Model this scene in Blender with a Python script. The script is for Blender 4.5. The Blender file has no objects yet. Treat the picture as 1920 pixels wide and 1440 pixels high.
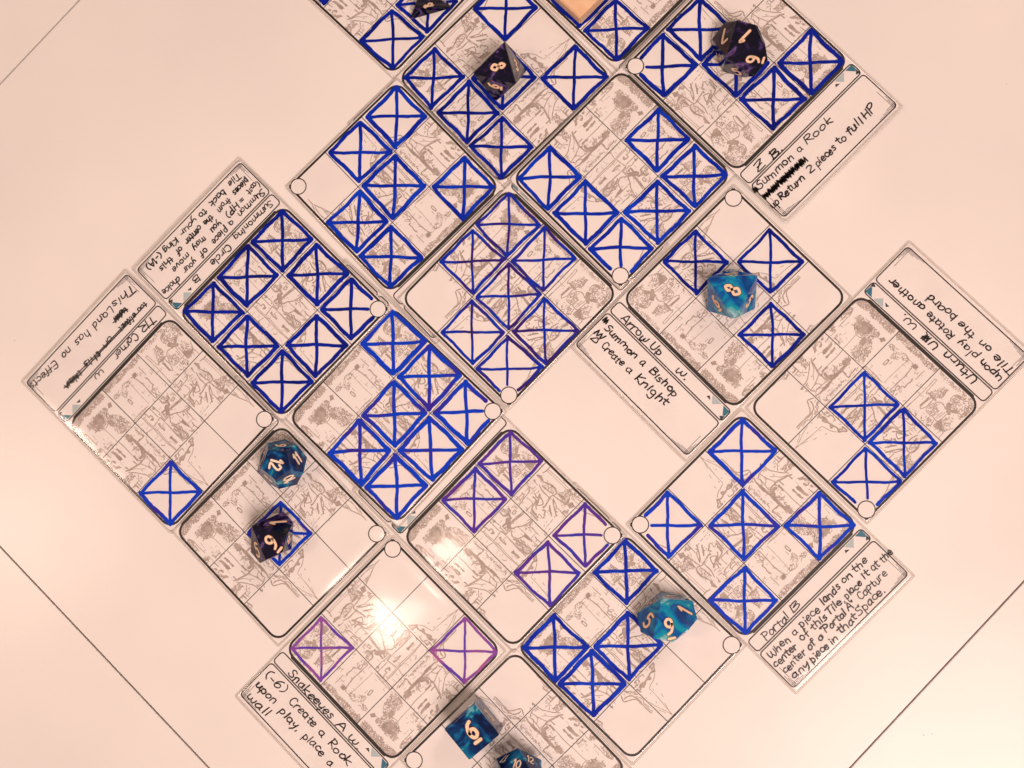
import bpy, bmesh, math, random
from mathutils import Matrix, Vector, Euler, noise
R = math.radians
MM = 0.001                      # everything below is written in millimetres on the table
sc = bpy.context.scene
col = sc.collection

# ------------------------------------------------------------------ camera
cd = bpy.data.cameras.new("camera")
cam = bpy.data.objects.new("camera", cd); col.objects.link(cam); sc.camera = cam
cd.sensor_width = 36.0; cd.lens = 44.34; cd.clip_start = 0.02; cd.clip_end = 20
rot = (Matrix.Rotation(0.07128, 3, 'X') @ Matrix.Rotation(0.10938, 3, 'Y')).to_4x4()
cam.matrix_world = Matrix.Translation(Vector((56.1, -36.38, 509.55)) * MM) @ rot

# ------------------------------------------------------------------ world, lamps, exposure
w = bpy.data.worlds.new("World"); sc.world = w; w.use_nodes = True
bg = w.node_tree.nodes["Background"]
bg.inputs[0].default_value = (1.0, 0.70, 0.54, 1); bg.inputs[1].default_value = 0.22
def lamp(name, x, y, z, size, energy, colr, target=(0, 0, 0), spread=180):
    ld = bpy.data.lights.new(name, 'AREA'); ld.shape = 'DISK'; ld.size = size; ld.energy = energy; ld.color = colr; ld.spread = R(spread)
    o = bpy.data.objects.new(name, ld); col.objects.link(o)
    o.location = (x, y, z)
    o.rotation_euler = (Vector(target) - Vector((x, y, z))).to_track_quat('-Z', 'Y').to_euler()
    return o
WARM = (1.0, 0.71, 0.56)
lamp("ceiling_lamp", -0.345, -0.27, 1.45, 0.05, 0.42, WARM)
lamp("ceiling_lamp", -0.250, -0.17, 1.45, 0.035, 0.16, WARM)
lamp("ceiling_lamp", 0.50, -0.58, 1.25, 0.62, 3.15, (1.0, 0.765, 0.675), (-0.03, 0.0, 0), 70)
lamp("ceiling_lamp", 0.75, 1.15, 1.30, 0.60, 8.0, (1.0, 0.715, 0.59), (0.05, 0, 0))  # unseen fill lamp, added to soften the shadows
lamp("ceiling_lamp", -1.00, -0.12, 1.45, 0.20, 4.6, WARM, (-0.25, 0, 0))
sc.view_settings.view_transform = 'Standard'; sc.view_settings.look = 'None'
sc.view_settings.exposure = -0.03; sc.view_settings.gamma = 1.0
sc.render.engine = 'CYCLES'
sc.cycles.max_bounces = 8; sc.cycles.transparent_max_bounces = 16

# ------------------------------------------------------------------ materials
def mat(name, c, rough=0.6, **kw):
    m = bpy.data.materials.new(name); m.use_nodes = True
    b = m.node_tree.nodes["Principled BSDF"]
    b.inputs["Base Color"].default_value = (*c, 1); b.inputs["Roughness"].default_value = rough
    for k, v in kw.items(): b.inputs[k.replace('_', ' ')].default_value = v
    return m
def nodes(m): return m.node_tree.nodes, m.node_tree.links, m.node_tree.nodes["Principled BSDF"]
def noisy(m, scale, c1, c2, detail=4, lo=0.35, hi=0.65, dist=0.0, coord='Object'):
    N, Lk, b = nodes(m)
    tc = N.new("ShaderNodeTexCoord"); n = N.new("ShaderNodeTexNoise"); r = N.new("ShaderNodeValToRGB")
    n.inputs["Scale"].default_value = scale; n.inputs["Detail"].default_value = detail; n.inputs["Distortion"].default_value = dist
    r.color_ramp.elements[0].position = lo; r.color_ramp.elements[1].position = hi
    r.color_ramp.elements[0].color = (*c1, 1); r.color_ramp.elements[1].color = (*c2, 1)
    Lk.new(tc.outputs[coord], n.inputs["Vector"]); Lk.new(n.outputs["Fac"], r.inputs[0]); Lk.new(r.outputs[0], b.inputs["Base Color"])
    return n, r
def bump(m, scale, strength, dist, detail=3):
    N, Lk, b = nodes(m)
    tc = N.new("ShaderNodeTexCoord"); n = N.new("ShaderNodeTexNoise"); bp = N.new("ShaderNodeBump")
    n.inputs["Scale"].default_value = scale; n.inputs["Detail"].default_value = detail
    bp.inputs["Strength"].default_value = strength; bp.inputs["Distance"].default_value = dist
    Lk.new(tc.outputs["Object"], n.inputs["Vector"]); Lk.new(n.outputs["Fac"], bp.inputs["Height"]); Lk.new(bp.outputs[0], b.inputs["Normal"])

TABLE = mat("table_laminate", (.80, .77, .75), .27, Specular_IOR_Level=.35)
noisy(TABLE, 9, (.77, .74, .72), (.83, .80, .775), 3); bump(TABLE, 420, .10, .0003, 2)
GAP = mat("seam_shade_and_speck", (.03, .02, .015), .9)  # near-black standing in for shade in the open seams; the specks share it
PAPER = mat("card_paper", (.82, .79, .78), .65); noisy(PAPER, 60, (.80, .765, .755), (.835, .80, .79), 3)
BLACK = mat("print_black", (.012, .009, .008), .5)
GREY = mat("print_grey", (.40, .33, .30), .6); noisy(GREY, 300, (.34, .28, .25), (.46, .385, .35), 2)
PEN = mat("pen_black", (.012, .009, .010), .35)
TEAL = mat("print_teal", (.02, .16, .25), .5)
PALE = mat("print_pale_blue", (.42, .52, .55), .5)
DARKT = mat("print_dark_teal", (.012, .03, .04), .5)

def marker(name, blue, purple, lo, hi, scale=70):
    m = mat(name, blue, .5, Specular_IOR_Level=.10)
    noisy(m, scale, blue, purple, 2, lo, hi, coord='Object')
    return m
DB = (.0012, .016, .34); MB = (.002, .045, .56); DK = (.0012, .007, .17)
INK_DEEP = marker("marker_deep_blue", DK, DB, .36, .56)
INK_BLUE = marker("marker_blue", DB, MB, .40, .66)
INK_MIX = marker("marker_blue_violet", MB, (.035, .020, .32), .50, .66)
INK_INDIGO = marker("marker_indigo", (.004, .028, .42), (.035, .012, .17), .46, .60)
INK_PURPLE = marker("marker_purple", (.035, .038, .42), (.11, .030, .28), .38, .58)
INK_VIOLET = marker("marker_violet_faded", (.12, .05, .42), (.36, .10, .32), .42, .62)

def sleeve_mat():
    m = bpy.data.materials.new("clear_sleeve"); m.use_nodes = True
    N = m.node_tree.nodes; Lk = m.node_tree.links; N.clear()
    o = N.new("ShaderNodeOutputMaterial"); mix = N.new("ShaderNodeMixShader")
    t = N.new("ShaderNodeBsdfTransparent"); g = N.new("ShaderNodeBsdfGlossy"); fr = N.new("ShaderNodeFresnel")
    tc = N.new("ShaderNodeTexCoord"); n = N.new("ShaderNodeTexNoise"); bp = N.new("ShaderNodeBump")
    t.inputs[0].default_value = (.985, .98, .975, 1); g.inputs["Roughness"].default_value = .09
    ge = N.new("ShaderNodeNewGeometry"); mr = N.new("ShaderNodeMapRange")       # seen from below the film the ratio of indices turns over
    mr.inputs["To Min"].default_value = 1.45; mr.inputs["To Max"].default_value = 1 / 1.45
    Lk.new(ge.outputs["Backfacing"], mr.inputs["Value"]); Lk.new(mr.outputs[0], fr.inputs["IOR"])
    n.inputs["Scale"].default_value = 26; n.inputs["Detail"].default_value = 0; n.inputs["Distortion"].default_value = .8
    bp.inputs["Strength"].default_value = 1.0; bp.inputs["Distance"].default_value = .00022
    Lk.new(tc.outputs["Object"], n.inputs["Vector"]); Lk.new(n.outputs["Fac"], bp.inputs["Height"])
    Lk.new(bp.outputs[0], g.inputs["Normal"]); Lk.new(bp.outputs[0], fr.inputs["Normal"])
    Lk.new(fr.outputs[0], mix.inputs[0]); Lk.new(t.outputs[0], mix.inputs[1]); Lk.new(g.outputs[0], mix.inputs[2])
    Lk.new(mix.outputs[0], o.inputs[0]); return m
def rim_mat():
    m = bpy.data.materials.new("sleeve_welded_rim"); m.use_nodes = True
    N = m.node_tree.nodes; Lk = m.node_tree.links; N.clear()
    o = N.new("ShaderNodeOutputMaterial"); mix = N.new("ShaderNodeMixShader")
    t = N.new("ShaderNodeBsdfTransparent"); p = N.new("ShaderNodeBsdfPrincipled")
    t.inputs[0].default_value = (.97, .96, .95, 1); p.inputs["Base Color"].default_value = (.78, .74, .71, 1); p.inputs["Roughness"].default_value = .25
    mix.inputs[0].default_value = .28
    Lk.new(t.outputs[0], mix.inputs[1]); Lk.new(p.outputs[0], mix.inputs[2]); Lk.new(mix.outputs[0], o.inputs[0]); return m
SLEEVE = sleeve_mat(); RIM = rim_mat()
RIML = mat("sleeve_weld_line", (.30, .25, .22), .4)

def die_mat(name, cols, scale, trans):
    m = mat(name, cols[0][1], .10, Specular_IOR_Level=.45, Coat_Weight=.12, Coat_Roughness=.05)
    n, r = noisy(m, scale, cols[0][1], cols[-1][1], 3, 0, 1, 1.6)
    r.color_ramp.elements[0].position = cols[0][0]; r.color_ramp.elements[1].position = cols[-1][0]
    for pz, c in cols[1:-1]:
        e = r.color_ramp.elements.new(pz); e.color = (*c, 1)
    nodes(m)[2].inputs["Transmission Weight"].default_value = trans
    nodes(m)[2].inputs["IOR"].default_value = 1.5
    return m
BLUE_RESIN = die_mat("blue_pearl_resin", [(.38, (.001, .010, .06)), (.49, (.001, .035, .15)), (.57, (.002, .13, .32)), (.62, (.004, .22, .30)), (.68, (.16, .46, .56)), (.73, (.003, .09, .24))], 95, .12)
TEAL_RESIN = die_mat("light_blue_pearl_resin", [(.34, (.002, .05, .24)), (.45, (.003, .13, .42)), (.53, (.004, .27, .46)), (.60, (.01, .34, .40)), (.66, (.34, .58, .66)), (.71, (.003, .14, .36))], 85, .10)
BLACK_RESIN = die_mat("black_purple_pearl_resin", [(.30, (.002, .002, .008)), (.51, (.005, .004, .022)), (.58, (.03, .014, .08)), (.65, (.15, .09, .26)), (.69, (.01, .006, .03))], 110, .0)
GOLD = mat("numeral_peach_paint", (.86, .60, .41), .45)
IVORY = mat("numeral_ivory_paint", (.86, .72, .58), .45)
GOLDD = mat("numeral_edge_shadow", (.05, .022, .010), .6)  # dark outline painted as the recess shadow round each digit

# ------------------------------------------------------------------ helpers
rng = random.Random(7)
def obj(name, bm_or_me, m, parent=None, label=None, kind=None):
    if isinstance(bm_or_me, bmesh.types.BMesh):
        me = bpy.data.meshes.new(name); bm_or_me.to_mesh(me); bm_or_me.free()
        me.transform(Matrix.Scale(MM, 4)); me.materials.append(m)
    else: me = bm_or_me
    o = bpy.data.objects.new(name, me); col.objects.link(o)
    if parent: o.parent = parent
    if label: o['label'] = label
    if kind: o['kind'] = kind
    return o
def thing(name, label, cat, M, group=None):
    o = bpy.data.objects.new(name, None); col.objects.link(o); o.matrix_world = M; o.empty_display_size = .01
    o['label'] = label; o['category'] = cat
    if group: o['group'] = group
    return o
def smooth(pts, n=5, closed=False):
    if len(pts) < 3: return list(pts)
    out = []; P = [Vector(p) for p in pts]; L = len(P)
    for i in range(L - 1):
        p0 = P[i - 1] if i else (P[-2] if closed else P[0]); p1 = P[i]; p2 = P[i + 1]
        p3 = P[i + 2] if i + 2 < L else (P[1] if closed else P[-1])
        for k in range(n):
            t = k / n
            out.append(.5 * ((2 * p1) + (p2 - p0) * t + (2 * p0 - 5 * p1 + 4 * p2 - p3) * t * t + (3 * p1 - p0 - 3 * p2 + p3) * t ** 3))
    out.append(P[-1]); return out
def ribbon(bm, pts, w, z, cap=True, to3d=None, jit=0.0):
    """a flat pen line of width w laid along pts"""
    P = [Vector((p[0], p[1])) for p in pts]; Q = [P[0]]
    for p in P[1:]:
        if (p - Q[-1]).length > 1e-4: Q.append(p)
    if len(Q) < 2:
        Q.append(Q[0] + Vector((w * .2, w * .1)))
    f = to3d or (lambda x, y: (x, y, z))
    L = []; Rr = []
    for i, p in enumerate(Q):
        d1 = (Q[i] - Q[i - 1]).normalized() if i else (Q[1] - Q[0]).normalized()
        d2 = (Q[i + 1] - Q[i]).normalized() if i + 1 < len(Q) else d1
        t = d1 + d2
        t = t.normalized() if t.length > .2 else d2
        nrm = Vector((-t.y, t.x)); k = 1 / max(.55, abs(nrm.dot(Vector((-d2.y, d2.x)))))
        h = w / 2 * k * (1 + jit * rng.uniform(-1, 1))
        L.append(bm.verts.new(f(*(p + nrm * h)))); Rr.append(bm.verts.new(f(*(p - nrm * h))))
    for i in range(len(Q) - 1):
        bm.faces.new((Rr[i], Rr[i + 1], L[i + 1], L[i]))
    if cap:
        for (a, b, p, d) in ((L[0], Rr[0], Q[0], (Q[0] - Q[1]).normalized()), (Rr[-1], L[-1], Q[-1], (Q[-1] - Q[-2]).normalized())):
            n = Vector((-d.y, d.x)); v = []
            for ang in (45, 90, 135):
                c, s = math.cos(R(ang)), math.sin(R(ang)); v.append(bm.verts.new(f(*(p - n * (c * w / 2) + d * (s * w / 2)))))
            bm.faces.new((a, v[0], v[1], v[2], b))
def rrect(x0, y0, x1, y1, r, sq=()):
    """closed rounded rectangle path; sq lists the corners kept square (0 TL,1 TR,2 BR,3 BL)"""
    pts = []
    for k, (cx, cy, a0, c) in enumerate(((x0 + r, y1 - r, 180, (x0, y1)), (x1 - r, y1 - r, 90, (x1, y1)), (x1 - r, y0 + r, 0, (x1, y0)), (x0 + r, y0 + r, -90, (x0, y0)))):
        if k in sq: pts.append(c); continue
        for j in range(7):
            a = R(a0 - 15 * j); pts.append((cx + r * math.cos(a), cy + r * math.sin(a)))
    pts.append(pts[0]); return pts
def slab(bm, path, z0, z1):
    v0 = [bm.verts.new((x, y, z0)) for x, y in path]; v1 = [bm.verts.new((x, y, z1)) for x, y in path]
    bm.faces.new(v1); bm.faces.new(v0[::-1])
    for i in range(len(path)): j = (i + 1) % len(path); bm.faces.new((v0[i], v0[j], v1[j], v1[i]))
def ccw(path):
    a = sum(path[i][0] * path[(i + 1) % len(path)][1] - path[(i + 1) % len(path)][0] * path[i][1] for i in range(len(path)))
    return path if a > 0 else path[::-1]
def inside(x, y, poly):
    c = False; j = len(poly) - 1
    for i in range(len(poly)):
        xi, yi = poly[i]; xj, yj = poly[j]
        if (yi > y) != (yj > y) and x < (xj - xi) * (y - yi) / (yj - yi) + xi: c = not c
        j = i
    return c

# ------------------------------------------------------------------ the castle drawing printed on every card (0.1 mm units, card coordinates)
ART_STROKES = """
25|218,-185 216,-164 215,-140 215,-108
30|295,-250 288,-231 288,-199 286,-162
25|285,-144 283,-133 284,-112
30|298,-254 313,-241 316,-216 313,-197
30|293,-242 299,-220 297,-193
25|269,-134 267,-114
25|284,-106 283,-82
30|257,-204 245,-204 234,-195
25|244,-117 243,-113
25|218,-185 196,-188 196,-200
30|307,-273 313,-248 320,-251
22|3,-252 6,-198 8,-158 8,-123
40|-28,-238 -32,-198 -31,-168 -29,-134 -29,-115
30|-71,-262 -70,-242 -71,-218
22|-101,-202 -88,-202 -87,-198
50|-59,-205 -63,-194 -60,-178 -62,-164 -55,-161
25|-59,-212 -66,-200
30|-45,-153 -50,-142 -63,-136
25|-49,-158 -57,-146 -65,-141
25|-29,-208 -39,-198
30|14,-117 59,-120 102,-119 109,-109
25|14,-107 56,-110 101,-114
30|39,-249 31,-260 16,-259 3,-252 8,-241
40|58,-198 54,-196 53,-176 61,-174 62,-194 58,-198
30|-42,-134 -45,-115 -31,-114
25|-57,-127 -57,-114
25|-99,-127 -94,-119
30|-243,-213 -248,-214 -246,-162 -237,-152 -218,-153
25|-242,-211 -234,-159
25|-231,-191 -227,-156
30|-163,-206 -158,-176 -158,-150 -165,-145 -173,-172 -172,-206
55|-155,-198 -155,-179 -153,-152
30|-122,-268 -130,-266 -132,-236 -135,-207 -141,-204
25|-121,-267 -124,-206 -122,-153 -122,-109
25|-120,-136 -119,-112
25|-289,-134 -290,-110
30|-230,-146 -235,-122 -222,-116 -226,-110
60|-161,-118 -165,-117 -167,-112
50|-189,-121 -190,-117
40|-132,-114 -133,-112
30|-188,-272 -188,-256 -192,-239 -186,-226
30|-186,-268 -192,-242
30|-273,-290 -286,-283 -302,-274 -304,-254 -301,-234 -282,-232 -268,-224
30|-222,-278 -238,-286 -258,-287 -256,-299
30|-222,-278 -217,-263 -222,-246
40|-189,-204 -197,-214 -212,-217 -231,-210
30|-186,-197 -178,-177 -182,-153 -209,-150
25|-274,-144 -274,-119
30|212,-102 210,-59 212,-7 212,15
25|316,-101 316,-50 315,-12 315,19
110|167,-96 162,-69 161,-45 161,-16 160,12 157,38 157,63
60|157,63 157,82 162,99
35|127,-85 122,-58 120,-40 159,-43
30|122,-96 117,-81
35|198,-34 182,-30 168,-9 174,7
40|207,-15 208,3 205,19 199,25
65|276,6 264,13 239,20 214,28 194,27 173,24
50|226,0 224,21
50|266,-7 264,13
22|266,15 241,28 227,46 210,61
35|273,19 256,37 244,54 228,79 225,102
35|211,31 200,58 194,78 191,100
30|171,23 174,51 188,59 196,73
40|173,53 176,81
30|163,56 174,73 170,94
35|176,88 190,98 214,97 219,86
30|250,56 267,73 282,76 307,75 322,65
40|264,45 282,51 296,45 312,64
35|298,47 276,44 262,53
35|278,74 277,100
50|290,80 288,98
40|308,76 292,79
60|318,73 316,90
30|286,-105 282,-81
25|147,-74 145,-71
30|227,53 226,58
45|243,-119 265,-117
30|229,-104 228,-100
32|70,-107 71,-64 69,-34 69,4 71,50 68,76 66,106
25|65,-95 65,-60 63,-33 62,3 65,47 63,100
40|14,-41 15,8 17,54 17,98
25|15,-30 14,13 12,59 6,97
40|62,-38 40,-40 17,-44
30|105,-40 90,-39 71,-35
35|158,-45 139,-44 124,-40 122,-64 125,-86
45|48,-93 48,-80 38,-80 38,-67 51,-65
50|38,-67 42,-58 49,-63
40|51,-103 48,-93
60|-2,-53 -31,-50 -51,-51
55|-36,-100 -36,-77 -50,-69 -51,-51
40|-37,-41 -67,-38 -100,-34
25|-36,-36 -64,-32 -100,-27 -101,-40
45|-28,-32 -20,-21 -42,-10 -56,1 -73,10 -99,15
32|-45,-4 -46,36 -46,77 -48,107
45|-14,-15 -2,4 -8,23 -19,31 -34,35
30|-17,-11 -6,-7
55|3,15 -5,36 -3,50 6,49 8,32
50|-16,38 -11,52 4,67 11,92 -6,100 -17,96 -16,79 -11,58
40|-2,48 -20,49 -11,71
30|-82,19 -80,72
25|-72,63 -51,62
45|-65,71 -63,85 -66,107
30|-60,85 -52,86
35|-54,-99 -51,-83 -53,-72 -71,-74 -70,-89
35|-79,-66 -85,-56 -71,-52 -68,-62 -76,-63
30|-85,-79 -96,-70 -96,-64
55|6,-100 4,-88 11,-92
35|6,-87 3,-61 11,-54
32|20,-102 20,-76 20,-51
32|6,-52 8,-34 8,-19 15,-30
30|-2,-53 -2,-22
30|92,40 92,46 84,54
30|-73,35 -66,47
40|43,99 34,105
30|-88,4 -100,7 -99,22 -83,21
55|-249,-95 -248,-59 -259,-26 -258,3 -243,11 -229,4 -200,10 -181,14
45|-226,-62 -218,-37 -218,0
45|-232,-51 -232,-36 -236,-11 -241,2
40|-234,6 -239,29 -242,54 -246,66
22|-289,-78 -290,-29 -290,40
22|-298,-76 -299,-19 -299,42
50|-273,-84 -293,-81 -308,-82
22|-279,76 -281,106 -279,140
22|-295,92 -301,139 -291,182
40|-263,106 -273,138 -284,164 -294,193 -294,218
22|-303,112 -301,150 -298,190
22|-312,147 -306,166 -298,190
40|-111,-64 -153,-70 -183,-74 -192,-94
40|-128,-74 -153,-77 -155,-90
30|-116,-88 -130,-87 -155,-86
30|-123,-102 -121,-82
30|-129,-96 -130,-76
35|-155,-61 -155,-32 -139,-27 -114,-28
60|-174,-47 -172,-28 -135,-16 -133,11
50|-188,-50 -183,-31 -202,-36 -188,-25 -165,-20 -148,-3
45|-195,-28 -183,2 -162,-10 -179,-20
60|-121,-9 -121,9 -119,32
45|-135,-9 -126,25
50|-163,17 -167,28 -153,35
30|-126,25 -142,20 -140,40 -156,39
60|-195,26 -183,42 -172,59
50|-221,21 -204,42 -186,74
35|-227,16 -211,50 -197,56 -200,67
40|-211,57 -210,79 -209,106
35|-214,82 -225,83 -223,95 -237,92
25|-186,70 -174,72
25|-165,73 -149,75
22|-143,75 -130,76
22|-124,77 -116,79
22|-142,60 -135,63
22|-126,65 -119,68
50|-225,-92 -224,-84
35|-192,-83 -196,-76
40|-44,-38 -70,-35 -98,-34
30|-63,-35 -98,-27
40|-253,15 -253,44 -242,47
40|-253,22 -258,50 -235,72
35|-279,40 -306,42 -309,60
30|-251,64 -270,63
30|-293,55 -302,96
55|2,116 -20,117 -9,131 0,143 11,135 28,139 31,152 45,143 63,149 74,153 78,142 91,151 102,140
45|-2,123 5,135 22,136 40,142 55,144 71,138 88,142
50|2,132 0,140
25|5,148 25,161 42,165 60,171
25|62,173 64,213 69,262 75,314
25|100,210 97,232 91,252 84,270 78,289 75,308
22|61,254 69,277 75,299
22|101,253 92,269 86,284
40|40,117 63,114 71,128
35|42,118 43,126
35|103,116 105,127 83,131
30|89,115 77,115
40|28,180 30,186
30|54,185 56,189
35|74,189 74,191
30|98,187 98,191
30|82,228 83,231
22|44,219 48,234
50|100,148 95,159
30|-45,115 -49,117
30|15,115 17,119
40|161,113 171,135 158,146 140,155 128,172 128,208 128,243
45|159,130 146,134 133,142 128,155 124,168 124,189
30|130,154 116,167 113,187 121,198 122,216 121,236 118,241 128,243
30|127,171 131,190 125,196
30|118,203 115,224
30|136,106 137,117 132,118 133,133 121,130
40|113,138 118,148 112,157
50|221,111 221,120 216,116
25|299,107 296,121 294,138
25|306,117 302,142
25|294,117 290,133
20|304,139 306,164
20|309,167 307,189
30|152,114 147,121
40|150,130 164,131
"""
ART_FILLS = """
131,-252 116,-248 125,-230 144,-234
-29,-259 -46,-257 -42,-246 -23,-243 -23,-253
-238,-286 -251,-281 -236,-272 -225,-277
-226,-240 -243,-229 -260,-207 -254,-198 -228,-213 -218,-230
-267,-239 -279,-229 -257,-214 -249,-222
-255,-164 -275,-146 -292,-144 -260,-128 -243,-127 -243,-152
-144,-213 -183,-213 -187,-205 -160,-203 -138,-207
265,-98 254,-93 250,-38 266,-42
243,-94 234,-90 233,-33 241,-38
303,-91 294,-85 297,-72 303,-79
291,-69 282,-65 280,-51 288,-46
305,-61 298,-42 284,-33 280,-19 298,-26 305,-42
178,-104 161,-89 161,-58 186,-71 179,-90
171,-9 162,14 177,23 201,17 199,6 184,7
40,-34 31,-31 40,-12 35,9 43,10 46,-12
49,45 32,44 38,56 34,83 46,86 45,65
-37,-66 -51,-55 -26,-27 -14,-18 -11,-37 -20,-52
-31,32 -48,34 -48,72 -42,78 -34,48
-62,11 -65,27 -57,25
-250,-97 -264,-82 -248,-59 -247,-79
-248,74 -270,81 -265,104 -242,91
-172,5 -184,14 -170,18
-125,-42 -126,-26 -114,-24
-160,-117 -173,-111 -166,-108
-308,-14 -313,-4 -315,26 -306,24 -304,-3
"""
ART_STIPPLE = """
130|212,-255 184,-251 184,-238 184,-225 196,-207 221,-195 238,-210 240,-234 228,-246
130|182,-204 167,-188 179,-163 187,-178
80|318,-298 289,-318 244,-314 177,-310 121,-308 117,-282 139,-277 169,-279 197,-284 219,-275 240,-285 270,-278 290,-274 309,-275 321,-282
55|259,-254 225,-249 194,-255 150,-253 148,-238 150,-227 162,-215 168,-170 182,-163 193,-197 221,-188 254,-207 249,-225 268,-232
45|162,-215 130,-187 125,-143 114,-113 140,-112 164,-111 190,-123 187,-158 172,-180
40|298,-254 290,-236 297,-193 313,-190 318,-214 315,-240
45|313,-187 308,-153 288,-148 288,-129 306,-123 320,-128 324,-151
35|324,-282 307,-273 313,-245 323,-239 324,-253
70|111,-312 76,-314 17,-309 -40,-302 -101,-304 -109,-287 -62,-279 -31,-286 -3,-284 33,-281 62,-287 93,-278 104,-287
20|95,-257 73,-253 11,-264 3,-252 20,-229 54,-208 82,-234 106,-243
40|-42,-134 -46,-116 -57,-114 -37,-107 -31,-114
40|-29,-259 -46,-257 -43,-244 -20,-240 -17,-253
38|-113,-307 -177,-303 -247,-309 -253,-296 -213,-291 -172,-289 -118,-293
30|-222,-278 -245,-288 -273,-290 -296,-275 -302,-252 -301,-234 -277,-231 -253,-225 -228,-226 -216,-258
50|-287,-285 -308,-255 -301,-234 -285,-264
32|-271,-218 -280,-195 -297,-152 -289,-128 -258,-129 -241,-131 -246,-162 -258,-193
45|-166,-273 -188,-269 -191,-234 -178,-215 -146,-208 -150,-229 -163,-257
45|-189,-204 -223,-180 -220,-154 -186,-153 -181,-180
30|-276,-319 -307,-286 -305,-239 -299,-214 -287,-221 -295,-273 -265,-295
35|-212,-153 -241,-125 -224,-111 -204,-139
60|317,21 281,24 264,32 267,42 295,44 313,56 315,38
45|122,-32 120,-8 119,22 116,44 120,64 117,93 129,92 128,62 128,24 131,-10
50|156,90 137,97 128,100 162,102
40|184,-47 167,-32 165,-8 178,-9 190,-28
35|173,-77 168,-56 178,-41 184,-60
25|168,-5 165,30 187,38 190,16
25|316,-98 296,-90 292,-29 311,-30 312,-63
35|-42,-99 -67,-92 -70,-70 -56,-59 -39,-71
35|4,16 -19,38 -14,68 -14,99 11,98 4,61
35|-5,-50 -28,-32 -14,-15 8,-19
25|-68,5 -100,14 -97,30 -66,28
30|-36,78 -48,91 -45,106 -29,93
45|-253,15 -299,35 -306,64 -314,80 -295,89 -270,70 -248,74 -239,65 -250,33
35|-216,77 -235,90 -228,104 -209,106
45|-260,109 -277,113 -279,144 -268,129
25|-238,-56 -262,-22 -257,4 -232,0 -230,-27
45|2,116 -20,117 -2,143 11,135 28,139 31,152 45,143 74,153 102,140 71,138 38,137 8,132
35|89,115 65,116 75,133 97,132
35|138,109 103,148 115,157 128,137 141,121
30|297,99 290,136 302,142 309,120
"""

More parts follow.
